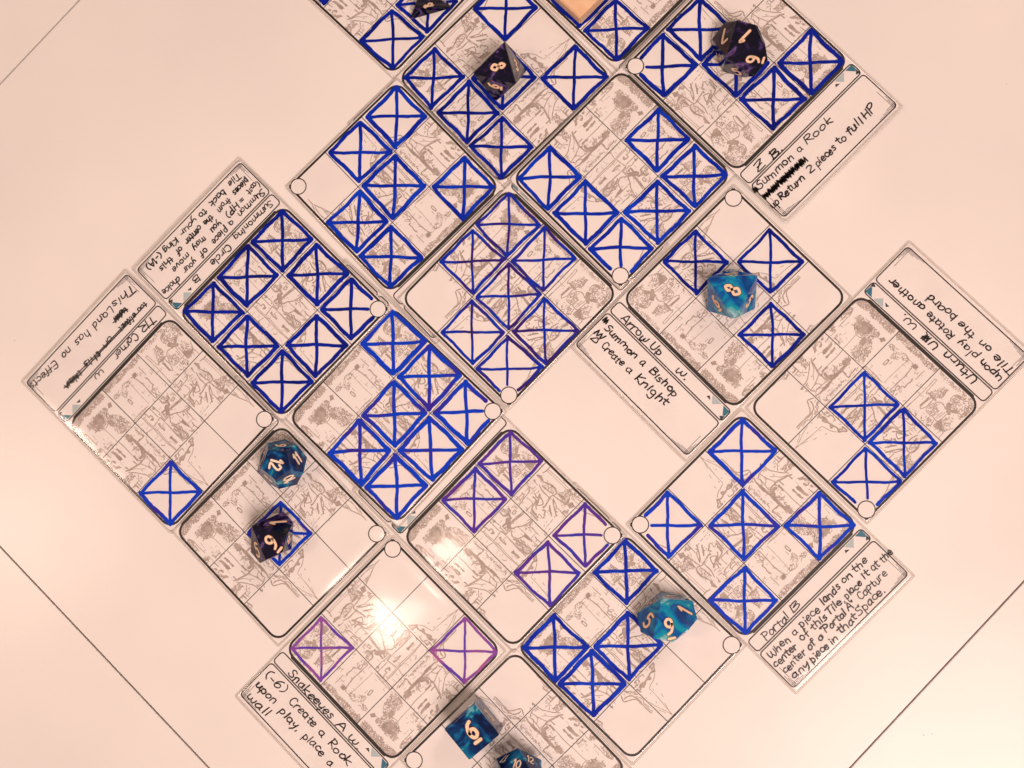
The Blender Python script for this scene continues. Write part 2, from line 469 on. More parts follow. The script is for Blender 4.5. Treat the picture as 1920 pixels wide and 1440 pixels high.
# ------------------------------------------------------------------ handwriting: one stroke alphabet, tenths of the capital height
FONT = {
'a':(6.5,"5,5.4 3,6 1,4.2 1,1.3 2.8,0 5,2 5,5.4;5,5.8 5,1.2 6,0.2"),'b':(6,"1,10 1,0;1,4 3,6 5,4 5,1 3,0 1,1"),'c':(5.5,"5,5 3.2,6 1,4 1,1.3 3,0 5,1"),
'd':(6.5,"5,10 5,0.2;5,5 3,6 1,4 1,1.2 3,0 5,1.4"),'e':(6,"1,3 5,3.6 4.4,5.6 2.8,6 1,4 1,1.4 3,0 5.2,1"),'f':(5,"5,9 3.8,10 2.5,8.6 2.4,0;0.5,5.4 4.8,5.8"),
'g':(6.5,"5,5 3,6 1,4 1.5,1.2 3,0.5 5,2;5,6 5,-3 3.2,-4.2 1,-3.2"),'h':(6.5,"1,10 1,0;1,4 3,6 5,5 5.2,0"),'i':(3,"1.5,6 1.5,0;1.6,8.3 1.7,8.8"),
'k':(6,"1,10 1,0;5,6.2 1,3 5.2,0"),'l':(3,"1.5,10 1.6,0"),'m':(9.5,"1,6 1,0;1,4.4 2.8,6 4.3,5 4.4,0;4.4,4.4 6.2,6 7.8,5 8,0"),'n':(6.5,"1,6 1,0;1,4.2 3,6 4.8,5 5.2,0"),
'o':(6.2,"3,6 1,4.5 1,1.5 3,0 5.1,1.5 5,4.5 3,6"),'p':(6.2,"1,6.2 1,-4;1,5 3,6.2 5,4.6 4.8,1.5 3,0.3 1,1.5"),'r':(5,"1,6 1,0;1,4 2.6,5.8 4.6,5.4"),
's':(5.2,"4.6,5.3 3,6 1.5,5 2.2,3.6 4,2.6 4.4,1 3,0 0.8,0.6"),'t':(5.2,"2.5,9 2.5,1.2 4.2,0.2;0.4,6 5,6.3"),'u':(6.5,"1,6 1,1.6 2.6,0 4.6,1.4 5,6;5,6 5.1,0.8 6,0"),
'v':(6,"1,6 3,0 5.4,6"),'w':(8.6,"1,6 1.1,1.5 2.4,0 4.1,1.8 4.3,5;4.3,2 5.8,0 7.3,1.5 7.6,6"),'y':(6.2,"1,6 1.4,3 3,2.2 5,4;5.4,6 4.5,-1 2.6,-4.2"),
'A':(7.5,"0.5,0 3.6,10 6.8,0;1.6,3.6 6,3.9"),'B':(6.8,"1.2,10 1,0;0.6,9.6 4.6,9.8 5.2,7.4 1.6,5.3 5.2,4.6 6,2 4,0 0.6,0.2"),'C':(7.2,"6.2,8.6 4.4,10 1.8,8.4 1,4 2.2,.8 4,0 6.4,1.4"),
'E':(6.4,"5.8,10 1.2,9.8 1,0 5.8,0.2;1,5 5,5.3"),'H':(7,"1,10 1,0;6,10 5.8,0;1,5 6,5.3"),'K':(6.8,"1,10 1,0;6,10 1,4.6 6.2,0"),'L':(6,"1.2,10 1,0.2 5.6,0.4"),
'P':(6.8,"1.2,10 1,0;0.4,9 3.8,10.2 6.2,8 4.6,5.2 1.2,5"),'R':(6.8,"1.2,10 1,0;0.5,9.2 4,10.1 5.6,8 4,5.4 1.4,5 6.3,0"),'S':(6.4,"5.8,9 3.6,10 1.5,8.4 2.2,6.3 4.9,4.6 5.6,2 3.5,0 0.6,1"),
'T':(6.8,"0.4,9.6 6.8,10;3.6,10 3.4,0"),'U':(6.8,"1,10 1,2.4 3,0 5.4,1.6 6,10"),'W':(9.6,"0.8,8.4 1.1,2 2.6,0 4.4,3 4.9,7;4.9,3 6.5,0 8.3,3 8.2,8.4"),'Z':(7,"0.8,9.6 6.2,10 1,0.3 6.6,0;1.8,5 5.4,5.4"),
'0':(6,"3,10 1,7.4 1,2.6 3,0 5,2.6 5,7.4 3,10"),'1':(4.4,"1.4,8 3,10 3,0"),'2':(6.4,"1,8 2.8,10 5.2,8.4 4.6,5.6 1,0.2 5.8,0"),'3':(6.2,"1,9 3.4,10 5,7.7 3,5.6 5.3,3 3.5,0 0.8,1"),
'4':(6.4,"4.6,0 4.6,10 0.8,3.2 6,3.2"),'5':(6.2,"5,10 1.6,9.9 1.2,6 3.5,6.4 5.2,4 4.5,1 2.5,0 0.8,1"),'6':(6.2,"5,9.6 2.6,8.2 1,4.4 1.6,1 3.4,0 5.2,1.6 4.9,4.4 3,5.2 1.2,3.6"),
'7':(6.2,"0.8,10 5.6,10 2.5,0"),'8':(6.2,"3,5.4 1.3,7.6 3,10 4.7,7.6 3,5.4 0.8,2.6 3,0 5.2,2.6 3,5.4"),'9':(6.2,"5,6.4 3.2,4.8 1.3,6 1.1,8.4 2.8,10 4.8,9 5,5.6 3.6,1.8 1.2,0.4"),
'.':(3,"1.2,0 1.5,0.3"),',':(3,"1.6,0.6 1,-1.6"),'(':(4.4,"3.6,11 1.4,8 1.2,3 3.4,-0.5"),')':(4.4,"1,11 3,8 3.2,3 1,-0.5"),'=':(5.6,"1,5.4 4.8,5.6;1,3 4.8,3.2"),'-':(4.6,"0.8,4.4 3.8,4.6"),
'"':(3.8,"1,10.5 0.8,8.6;2.4,10.6 2.2,8.8"),'_':(5,"0.4,-1.9 4.6,-1.9")}
def glyphs(txt):
    x = 0; out = []
    for ch in txt:
        if ch == ' ': x += 4; continue
        wd, s = FONT[ch]
        for st in s.split(';'):
            pts = [tuple(map(float, q.split(','))) for q in st.split()]
            out.append([(x + a, b) for a, b in pts])
        x += wd
    return out, x
def write(bm, txt, xa, ya, xb, yb, cap, pen, z, rnd):
    """write txt from (xa,ya) to (xb,yb) along the base line"""
    st, wd = glyphs(txt); d = Vector((xb - xa, yb - ya)); L = d.length; d.normalize(); n = Vector((-d.y, d.x))
    k = L / max(wd - .8, 1); h = cap / 10
    ph = rnd.uniform(0, 9)
    for s in st:
        jx, jy = rnd.uniform(-.45, .45), rnd.uniform(-.9, .9)
        pts = [Vector((xa, ya)) + d * ((x + jx + .10 * y) * k) + n * ((y * rnd.uniform(.94, 1.06) + jy + .8 * math.sin(x * .35 + ph)) * h) for x, y in s]
        dot = len(s) == 2 and abs(s[0][0] - s[1][0]) + abs(s[0][1] - s[1][1]) < 1
        ribbon(bm, smooth(pts, 4), pen * (1.25 if dot else rnd.uniform(.85, 1.15)), z + rnd.uniform(0, .02), jit=.10)
def scribble(bm, xa, ya, xb, yb, h, pen, z, rnd, step=.55):
    d = Vector((xb - xa, yb - ya)); L = d.length; d.normalize(); n = Vector((-d.y, d.x)); pts = []; s = 0; k = 0
    while s < L:
        pts.append(Vector((xa, ya)) + d * (s + rnd.uniform(-.3, .3)) + n * ((h if k % 2 else 0) + rnd.uniform(-.35, .35))); s += step; k += 1
    ribbon(bm, smooth(pts, 3), pen, z)

# ------------------------------------------------------------------ table: a square centre leaf between boards, thin open seams
ZT = -26
table = thing("table", "off-white laminate table top under the cards, thin dark seams round its centre panel", "table", Matrix.Identity(4))
A_, B_, D_, C_ = Vector((-320.9, 30.2)), Vector((9.8, -283.7)), Vector((303, 678.6)), Vector((616, 381))
def off(p, q, d):                                  # line p-q moved to its left by d
    t = (q - p).normalized(); n = Vector((-t.y, t.x)); return p + n * d, q + n * d
def panel(path):
    bm = bmesh.new(); slab(bm, ccw([tuple(p) for p in path]), ZT, 0)
    bmesh.ops.bevel(bm, geom=[e for e in bm.edges if abs(e.verts[0].co.z) < 1e-6 and abs(e.verts[1].co.z) < 1e-6], offset=.12, segments=2, affect='EDGES')
    return obj("panel", bm, TABLE, table)
panel([A_, B_, C_, D_])
G = .72
l0, l1 = off(A_, D_, G); m0, m1 = off(A_, D_, 500); panel([l0, l1, m1, m0])
l0, l1 = off(C_, B_, G); m0, m1 = off(C_, B_, 500); panel([l0, l1, m1, m0])
ext = (B_ - A_).normalized(); l0, l1 = off(B_ + ext * 700, A_ - ext * 700, G); m0, m1 = off(B_ + ext * 700, A_ - ext * 700, 420)
panel([l0, l1, m1, m0])
bm = bmesh.new(); slab(bm, ccw([(-900, -700), (900, -700), (900, 900), (-900, 900)]), ZT - 12, ZT - 1); obj("seam_dark_slab", bm, GAP, table)  # dark slab put beneath to give the seams their shade
for x, y, r in ((160.9, -135.8, .22), (164.1, -135.3, .2), (196.6, 119.3, .2), (-213.9, 18.7, .22), (-205, -120, .15), (150, -20, .14)):
    bm = bmesh.new(); bmesh.ops.create_icosphere(bm, subdivisions=1, radius=r, matrix=Matrix.Translation((x, y, .08)) @ Matrix.Diagonal((1, .8, .5, 1)))
    obj("speck", bm, GAP, table)

# ------------------------------------------------------------------ card parts that every card shares
HX, YT, YB = 31.4, 31.5, -31.45
def m_stock():
    bm = bmesh.new(); slab(bm, ccw(rrect(-32.1, -58.9, 32.1, 32.3, 1.6)[:-1]), .05, .36); return bm
def m_frame():
    bm = bmesh.new(); z = .385
    ribbon(bm, rrect(-HX, YB, HX, YT, 4.6, sq=(0,)), .95, z, cap=False)
    ribbon(bm, [(-27, YB - .38), (27.2, YB - .34)], 1.25, z + .004)
    for g in (-10.6, 10.6):
        ribbon(bm, [(g, YB), (g, YT)], .32, z + .008, cap=False); ribbon(bm, [(-HX, g), (HX, g)], .32, z + .012, cap=False)
    ribbon(bm, rrect(-31.6, -38.55, 31.4, -32.9, 1.5), .5, z + .016, cap=False)
    ribbon(bm, rrect(-31.7, -57.9, 31.5, -39.45, 1.5), .5, z + .016, cap=False)
    for s in (-1, 1):
        for k, (a, b) in enumerate(((9, 6), (6.5, 4.2), (4.4, 9.5))):
            q = .55 + .5 * k
            ribbon(bm, [(s * (31.4 - .2), -57.9 + q), (s * (31.4 - a), -57.9 + q)], .17, z + .004, cap=False)
            ribbon(bm, [(s * (31.4 - q), -57.7), (s * (31.4 - q), -57.9 + b)], .17, z + .008, cap=False)
    return bm
def m_emblem_piece(p, z=.390):
    bm = bmesh.new(); p = ccw(p); bm.faces.new([bm.verts.new((x, y, z)) for x, y in p]); return bm
def m_circle():
    bm = bmesh.new(); z = .412
    c = [(-28.65 + 3.35 * math.cos(R(a)), 28.8 + 3.35 * math.sin(R(a))) for a in range(0, 361, 12)]
    bm.faces.new([bm.verts.new((x, y, z)) for x, y in c[:-1]]); return bm
def m_ring():
    bm = bmesh.new()
    c = [(-28.65 + 3.35 * math.cos(R(a)), 28.8 + 3.35 * math.sin(R(a))) for a in range(0, 361, 12)]
    ribbon(bm, c, .44, .418, cap=False); return bm
def parse(s): return [tuple(int(v) / 10 for v in q.split(',')) for q in s.split()]
def m_castle():
    bm = bmesh.new(); r = random.Random(3); z = .365
    def clip(p): return abs(p[0]) < 31.1 and -31.1 < p[1] < 31.2
    for ln in ART_STROKES.strip().splitlines():
        wd, s = ln.split('|'); p = [q for q in smooth(parse(s), 4) if clip(q)]
        p = [(x + r.uniform(-.05, .05), y + r.uniform(-.05, .05)) for x, y in p]
        if len(p) > 1: ribbon(bm, p, int(wd) / 100 * 1.05, z + r.uniform(0, .010), jit=.28)
    for ln in ART_FILLS.strip().splitlines():
        p = parse(ln); q = []
        for i in range(len(p)):
            a, b = Vector(p[i]), Vector(p[(i + 1) % len(p)]); n = max(1, int((b - a).length / .5))
            for k in range(n): v = a.lerp(b, k / n); q.append((v.x + r.uniform(-.18, .18), v.y + r.uniform(-.18, .18)))
        q = [v for v in q if clip(v)]
        if len(q) > 2: bm.faces.new([bm.verts.new((x, y, z + r.uniform(0, .0005))) for x, y in ccw(q)])
    for ln in ART_STIPPLE.strip().splitlines():
        wd, s = ln.split('|'); dn = int(wd) / 100; p = parse(s); xs = [q[0] for q in p]; ys = [q[1] for q in p]
        area = abs(sum(p[i][0] * p[(i + 1) % len(p)][1] - p[(i + 1) % len(p)][0] * p[i][1] for i in range(len(p)))) / 2
        n = int(area * (dn * 20 + 1.2)); k = 0
        for _ in range(n * 9):
            x, y = r.uniform(min(xs) - .4, max(xs) + .4), r.uniform(min(ys) - .4, max(ys) + .4)
            if not (inside(x, y, p) and clip((x, y))): continue
            if dn < .7 and noise.noise(Vector((x * .9, y * .9, 1.7))) + r.uniform(-.35, .35) > (dn - .16) * 1.5: continue
            a = r.uniform(0, 6.28); L = r.uniform(.15, .6); c = r.uniform(-1.6, 1.6); q = [(x, y)]
            for _s in range(2): q.append((q[-1][0] + math.cos(a) * L / 2, q[-1][1] + math.sin(a) * L / 2)); a += c
            ribbon(bm, q, r.uniform(.15, .29), z + r.uniform(0, .010), cap=False); k += 1
            if k >= n: break
    k = 0
    for _ in range(4000):                          # courses, window bars and hatching of the walls
        x, y = r.uniform(-30.5, 30.5), r.uniform(-27, 11)
        if noise.noise(Vector((x * .22, y * .22, 5.1))) + noise.noise(Vector((x * .8, y * .8, 2.3))) * .7 < .10 + max(0, -12 - y) * .02: continue
        L = r.uniform(.4, 2.0); d = (1, .06) if r.random() < .38 else (.05, 1); q = [(x, y), (x + d[0] * L, y + d[1] * L)]
        if clip(q[1]): ribbon(bm, q, r.uniform(.10, .24), z + r.uniform(0, .010), cap=False, jit=.3); k += 1
        if k > 420: break
    return bm
SX, SY1, SY0 = 33.0, 33.2, -60.3
def m_sleeve():
    bm = bmesh.new(); g = []
    def line(a, b, n): return [a + .55, a + .8, a + 1.15] + [a + 1.6 + (b - a - 3.2) * k / n for k in range(n + 1)] + [b - 1.15, b - .8, b - .55]
    xs = line(-SX, SX, 11); ys = line(SY0, SY1, 16)
    for y in ys:
        row = []
        for x in xs:
            e = max(0, min(1, (min(SX - abs(x), y - SY0, SY1 - y) - .55) / .8))
            row.append(bm.verts.new((x, y, .18 + .262 * e ** .5 + .008 * noise.noise(Vector((x * .07, y * .07, 0))) * e)))
        g.append(row)
    for j in range(len(ys) - 1):
        for i in range(len(xs) - 1): f = bm.faces.new((g[j][i], g[j][i + 1], g[j + 1][i + 1], g[j + 1][i])); f.smooth = True
    return bm
def m_rim():
    bm = bmesh.new(); a = ccw(rrect(-SX, SY0, SX, SY1, .9)[:-1]); b = ccw(rrect(-SX + .95, SY0 + .95, SX - .95, SY1 - .95, .6)[:-1])
    va = [bm.verts.new((x, y, .10)) for x, y in a]; vb = [bm.verts.new((x, y, .16)) for x, y in b]
    vc = [bm.verts.new((x, y, .02)) for x, y in a]; n = len(a)
    for i in range(n):
        j = (i + 1) % n; bm.faces.new((va[i], va[j], vb[j], vb[i])); bm.faces.new((vc[i], vc[j], va[j], va[i]))
    return bm
def m_weld():
    bm = bmesh.new()
    ribbon(bm, rrect(-SX + .04, SY0 + .04, SX - .04, SY1 - .04, .9), .10, .125, cap=False)
    ribbon(bm, rrect(-SX + .62, SY0 + .62, SX - .62, SY1 - .62, .7), .09, .175, cap=False)
    return bm
SHARED = {}
def shared(name, fn, m, parent, **kw):
    if name not in SHARED:
        o = obj(name, fn(), m, parent, **kw); SHARED[name] = o.data; return o
    return obj(name, SHARED[name], m, parent, **kw)
EMB = [("emblem_corner", [(31.1, -33.4), (30.9, -35.95), (30.2, -36.6), (27.55, -33.4)], TEAL), ("emblem_triangle", [(30.95, -36.1), (31.1, -38.1), (30.9, -38.35), (29.3, -37.5)], DARKT),
       ("emblem_square", [(26.7, -33.5), (24.0, -36.25), (21.7, -33.7), (21.9, -33.4), (26.5, -33.4)], PALE), ("emblem_point", [(20.95, -34.4), (22.4, -35.6), (20.1, -35.5)], DARKT)]
ANG = dict(A=45, B=-135, C=-45, D=135)
CIRC = Vector((-28.65, 28.8))
def ink_square(parent, cx, cy, m, wd, rnd, half):
    """one hand drawn square with both its diagonals, in dry marker on the sleeve"""
    bm = bmesh.new(); z = .478
    c = [Vector((cx + sx * half + rnd.uniform(-.45, .45), cy + sy * half + rnd.uniform(-.45, .45))) for sx, sy in ((-1, 1), (1, 1), (1, -1), (-1, -1))]
    def line(a, b, w_, bow):
        n = 14; d = b - a; nn = Vector((-d.y, d.x)).normalized(); ph = rnd.uniform(0, 6); a1 = rnd.uniform(-bow, bow); pts = []
        zz = z + rnd.uniform(0, .03)
        for i in range(n + 1):
            t = i / n; pts.append(a + d * t + nn * (a1 * math.sin(math.pi * t) + .15 * math.sin(t * 9 + ph) + rnd.uniform(-.08, .08)))
        seg = []
        for p in pts + [None]:
            if p is None or (p - CIRC).length < 4.0:
                if len(seg) > 1: ribbon(bm, seg, w_, zz, jit=.09)
                seg = []
            else: seg.append(p)
    for i in range(4): line(c[i], c[(i + 1) % 4] + Vector((rnd.uniform(-.35, .35), rnd.uniform(-.35, .35))), wd * rnd.uniform(.95, 1.15), .30)
    line(c[0].lerp(c[2], .03), c[2].lerp(c[0], .03), wd * .86, .45); line(c[1].lerp(c[3], .03), c[3].lerp(c[1], .03), wd * .90, .45)
    for v in c:                                    # the pen rests in the corners
        if (v - CIRC).length < 4.6: continue
        t = v.lerp(Vector((cx, cy)), .10); ribbon(bm, [v.lerp(t, .3), t], wd * 1.25, z + .034)
    return obj("ink_square", bm, m, parent)
def card(key, ori, x, y, dth, z0, sl, ax, label, cells=(), ink=None, wd=1.4, half=9.15, text=None, back=True):
    x, y = 56.1 + (x - 56.1) * (1 - z0 / 509.5), -36.4 + (y + 36.4) * (1 - z0 / 509.5)   # a raised card sits a touch further in
    tilt = Matrix.Rotation(math.atan(sl), 4, 'X') if ax == 'y' else Matrix.Rotation(-math.atan(sl), 4, 'Y')
    M = Matrix.Translation((x * MM, y * MM, z0 * MM)) @ Matrix.Rotation(R(ANG[ori] + dth), 4, 'Z') @ tilt
    t = thing("game_card", label, "card", M, "sleeved grid cards laid out over the table")
    shared("card_stock", m_stock, PAPER, t); shared("castle_drawing", m_castle, GREY, t); shared("printed_frame", m_frame, BLACK, t)
    for nm, p, m in EMB: shared(nm, lambda p=p: m_emblem_piece(p), m, t)
    shared("corner_circle", m_circle, PAPER, t); shared("circle_outline", m_ring, BLACK, t)
    shared("sleeve", m_sleeve, SLEEVE, t); shared("sleeve_rim", m_rim, RIM, t); shared("weld_line", m_weld, RIML, t)
    rnd = random.Random(sum(map(ord, key)) * 13)
    for i, j in cells:
        k = .985 if (i or j) else 1.0
        ink_square(t, i * 20.85, j * 20.85, ink, wd, rnd, half * k)
    if text:
        bm = bmesh.new(); rt = random.Random(5 + len(text))
        for tx in text:
            if tx[0] == '#': scribble(bm, *tx[1:5], tx[5], tx[6], .495, rt, *tx[7:])
            elif tx[0] == '~': ribbon(bm, smooth([tuple(q) for q in tx[1]], 4), tx[2], .505)
            else:
                cap = tx[5] if len(tx) > 5 else 3.7; pen = tx[6] if len(tx) > 6 else .53
                write(bm, tx[0], *tx[1:5], cap * rt.uniform(.74, .86), pen * rt.uniform(.85, 1.1), .475, rt)
        obj("handwriting", bm, PEN, t)
    return t
X9 = [(i, j) for i in (-1, 0, 1) for j in (-1, 0, 1)]
card('C1', 'B', -52.3, 174.6, 1.3, 0, 0, 'y', "card cut off by the photo's top left edge, under the black four-sided die", [(1, 1), (0, 1), (1, -1)], INK_DEEP, 1.45)
card('C2', 'C', -4.41, 127.35, -1.44, 0, 0, 'y', "card with six blue crossed squares under the black eight-sided die", [(-1, 1), (-1, -1), (1, 1), (0, 0), (0, -1), (1, -1)], INK_DEEP, 1.5)
card('C3', 'A', 41.83, 175.79, 0, 0, 0, 'y', "card at the top edge carrying the tan wooden block", [(-1, -1), (-1, 0)], INK_DEEP, 1.5)
card('C4', 'A', -50.19, 82.27, -.99, 0.5, 0, 'y', "card with six thick blue crossed squares, its circle on the far left beside bare table", [(1, 1), (0, 1), (0, 0), (1, -1), (-1, 0), (-1, -1)], INK_BLUE, 1.6)
card('C5', 'D', 44.08, 84.74, -.03, 1.5, 0, 'y', "card with six thick blue crossed squares round a bare middle, circle at its bottom corner", [(0, -1), (-1, -1), (1, 1), (0, 1), (-1, 0), (-1, 1)], INK_BLUE, 1.55)
card('C6', 'D', -1.71, 36.09, .84, 1.0, 0, 'y', "centre card with seven thin indigo crossed squares, circle at its bottom corner", [(1, -1), (1, 0), (0, -1), (0, 0), (0, 1), (-1, 0), (-1, 1)], INK_INDIGO, 1.2, 9.3)
card('C18', 'A', 2.25, -151.87, -.1, 0, 0, 'y', "card without marker squares at the bottom edge, under the blue cube die", [])
card('C16', 'B', 47.28, -104.4, 1.95, 0, 0, 'y', "card with four blue crossed squares under the blue ten-sided die", [(-1, -1), (1, -1), (0, 0), (1, 0)], INK_BLUE, 1.55)
card('C14', 'B', .28, -61.56, 1.25, 0.5, 0, 'y', "card with four purple crossed squares, circle at its right corner", [(-1, -1), (0, -1), (-1, 1), (0, 1)], INK_PURPLE, 1.25)
card('C13', 'B', -48.41, -12.59, 2.16, 1.0, 0, 'y', "card with seven crossed squares fading from blue to violet, left of the centre gap", [(-1, -1), (-1, 0), (0, 0), (-1, 1), (1, 0), (0, 1), (1, 1)], INK_MIX, 1.65)
card('C12', 'B', -95.73, -61.36, .15, 0, 0, 'y', "card with a single crossed square under two dice, the blue twelve-sided and black ten-sided", [(0, 0)], INK_MIX, 1.3)
card('C10', 'B', -96.69, 30.6, .78, 1.5, 0, 'y', "card titled Summoning Circle with a ring of eight blue crossed squares", [q for q in X9 if q != (0, 0)], INK_DEEP, 1.6, 9.0,
 [("Summoning", -29.5, -36.9, -7.6, -37.3, 3.6), ("Circle", -4.2, -37.2, 7, -37.0, 3.7), ("B", 14.2, -37.2, 17.4, -37.2, 3.3),
  ("Summon", -30.3, -43.1, -15.4, -43.3, 3.4), ("a", -12, -43.2, -10, -43.2, 3.4), ("piece", -8, -43.1, .2, -43.2, 3.4), ("of", 3.9, -43, 7.5, -43, 3.4), ("your", 10.5, -43, 17.5, -43.2, 3.4), ("choice", 20.6, -43, 30, -43.4, 3.4),
  ("(cost", -31.2, -47.4, -25, -47.2, 3.3), ("=", -21.9, -47.2, -20, -47.2, 3.3), ("HP)", -18.6, -47.3, -11.9, -47.2, 3.3), ("you", -8, -47.1, -2.6, -47, 3.3), ("may", 1.1, -47.2, 7.7, -47.4, 3.3), ("move", 10.8, -47.2, 20.3, -47.3, 3.3),
  ("pieces", -28.8, -51.6, -20.5, -51.4, 3.3), ("from", -17.6, -51.2, -10.6, -51.1, 3.3), ("the", -7.6, -51.4, -2.8, -51.4, 3.3), ("center", -.8, -51.5, 8.3, -51.6, 3.3), ("of", 11.1, -51.4, 14.2, -51.3, 3.3), ("this", 17, -51.6, 23.9, -51.6, 3.3),
  ("Tile", -28.2, -55.4, -21.8, -55.7, 3.3), ("back", -18.8, -55.3, -10.2, -55.6, 3.3), ("to", -7.4, -55.4, -3.6, -55.3, 3.3), ("your", -1.9, -55.6, 7.3, -55.8, 3.3), ("King", 10, -55.6, 17.6, -55.7, 3.3), ("(-1A)", 19, -56.4, 27.5, -56.2, 3.4)])
card('C11', 'B', -143.96, -16.0, 1.92, 0.5, 0, 'y', "leftmost card, titled TR Corner, with one crossed square at its bottom corner", [(1, 1)], INK_MIX, 1.4, 9.2,
 [("TR", -27.6, -37.4, -19.6, -37.8, 4.0), ("Corner", -16.6, -37.6, -3.2, -37.8, 3.7), ("W.", 4, -37.9, 10.6, -38.0, 3.0),
  ("too", -28.9, -43.6, -24.2, -44.0, 3.0), ("effect", -22.5, -43.9, -13.0, -44.2, 3.2), ("on", -8.2, -44.4, -3.0, -44.6, 3.2), ("this", -.4, -44.0, 8.2, -44.8, 3.2), ("tile", 10.6, -44.2, 17.8, -44.8, 3.2), ("tear", -21.9, -48.6, -13.2, -48.8, 3.0),
  ('~', [(-27.5, -42.6), (-14, -42.6), (0, -42.9), (12, -42.9), (21.5, -43.9)], .55), ('~', [(-15, -43.3), (-4, -43.4), (9, -43.8), (18, -43.6)], .5), ('#', 13.5, -44.3, 20.5, -44.6, 1.6, .6, .5), ('#', -20.6, -48.5, -14.0, -48.6, 1.7, .55, .5), ('#', -19.5, -43.9, -14.0, -44.0, 1.6, .5, .7),
  ("This", -30.4, -52.6, -18.6, -54.0, 4.0), ("Land", -17.1, -53.7, -5.8, -54.2, 3.9), ("has", -3.1, -54.0, 4, -54.7, 3.8), ("no", 7.6, -54.9, 12.4, -55.0, 3.6), ("Effects", 16, -55.2, 31, -56.2, 4.0)])
card('C7', 'C', 89.23, 34.54, -.05, 0.5, 0, 'y', "card titled Arrow Up with three blue crossed squares, under the light blue eight-sided die", [(-1, 0), (0, 1), (1, 0)], INK_DEEP, 1.3, 9.2,
 [("Arrow", -26.2, -37.9, -12.2, -37.8, 4.2), ("Up", -10.1, -37.6, -4.6, -37.2, 4.0), ("W.", 4.0, -37.2, 9.6, -36.8, 3.2),
  ('~', [(-30.8, -43.2), (-30.4, -41.2), (-29.9, -43.4), (-29.4, -41.6), (-28.9, -43.2)], .7), ("Summon", -28.2, -45.4, -10.8, -45.0, 3.8), ("a", -8.2, -45.2, -6.2, -45.0, 3.6), ("Bishop", -3.2, -45.1, 11.4, -44.6, 4.0),
  ('#', -29.6, -49.3, -25.4, -49.3, 2.4, .6, .8), ('~', [(-29, -51.9), (-27, -49.6), (-26.2, -51.6), (-29, -51.9)], .5), ("Create", -24.2, -51.2, -12.4, -51.2, 3.9), ("a", -10.3, -51.2, -8.0, -51.1, 3.6), ("Knight", -5.2, -51.1, 11.2, -50.2, 4.1)])
card('C9', 'D', 139.79, -8.76, .86, 0, 0, 'y', "rightmost card, titled Uturn, with three crossed squares and its circle at the bottom", [(0, 0), (-1, 0), (-1, 1)], INK_BLUE, 1.2, 9.35,
 [("Uturn", -24.2, -38.1, -8, -37.9, 4.2), ("U", -4.8, -37.8, -1.6, -37.8, 3.6), ("R", -.6, -37.7, 2.8, -37.7, 3.6), ('#', .0, -37.2, 2.6, -37.2, 2.2, .6, .5), ("W.", 6.2, -37.8, 14, -37.4, 3.2),
  ("upon", -30.4, -45.0, -19.8, -44.9, 3.7), ("play", -18, -45, -8.8, -45, 3.8), ("Rotate", -6, -44.6, 7.2, -45.0, 4.0), ("another", 9.7, -45, 26.8, -44.5, 3.7),
  ("Tile", -32.0, -50.2, -22.6, -50.4, 4.1), ("on", -19.9, -50.5, -14.6, -50.5, 3.7), ("the", -11.9, -50.4, -4, -50.5, 4.0), ("board", -1.7, -50.8, 12, -50.0, 3.9)])
card('C15', 'A', 92.63, -56.1, .49, 0, 0, 'y', "card titled Portal B with five violet-blue crossed squares set like the five on a die", [(1, 1), (-1, 1), (0, 0), (1, -1), (-1, -1)], INK_MIX, 1.42, 9.3,
 [("Portal", -26.4, -37.9, -13.2, -38.0, 4.3), ("B", -11.0, -37.9, -7.2, -37.9, 3.9),
  ("When", -30, -44.0, -19.3, -44.2, 3.7), ("a", -17.1, -43.9, -15, -43.9, 3.6), ("piece", -12.9, -44, -2.9, -44.2, 3.7), ("lands", -.5, -43.4, 9, -43.7, 3.8), ("on", 11.1, -43.3, 15.6, -43.4, 3.6), ("the", 16.9, -43.3, 24, -43.8, 3.7),
  ("center", -30.9, -47.8, -19.5, -48, 3.6), ("of", -16.3, -48, -12.5, -47.8, 3.6), ("this", -10.6, -47.8, -3.1, -48, 3.6), ("Tile,", -2.0, -47.8, 6.6, -48.2, 3.6), ("place", 7.5, -48.3, 16, -48.3, 3.6), ("it", 17.8, -47.8, 20.9, -47.8, 3.6), ("at", 22.4, -48, 26.3, -48, 3.6), ("the", 27.3, -48.0, 33.0, -48.2, 3.5),
  ("center", -30, -51.8, -18.6, -51.9, 3.5), ("of", -17.1, -52.1, -13.2, -51.9, 3.5), ("a", -11.7, -52.1, -9.3, -52.1, 3.5), ('"Portal', -8.6, -51.6, 3.4, -52.3, 3.5), ('A".', 4.6, -52.1, 9.4, -52.6, 3.5), ("Capture", 10.9, -52.1, 25.5, -52.3, 3.6),
  ("any", -29, -55.7, -21, -55.9, 3.5), ("piece", -19.7, -56.1, -10.6, -56.5, 3.4), ("in", -9.4, -56.4, -5.8, -56.5, 3.4), ("that", -4.1, -56, 5.2, -56.4, 3.5), ("Space.", 6.1, -56.1, 20.3, -56.5, 3.7)])
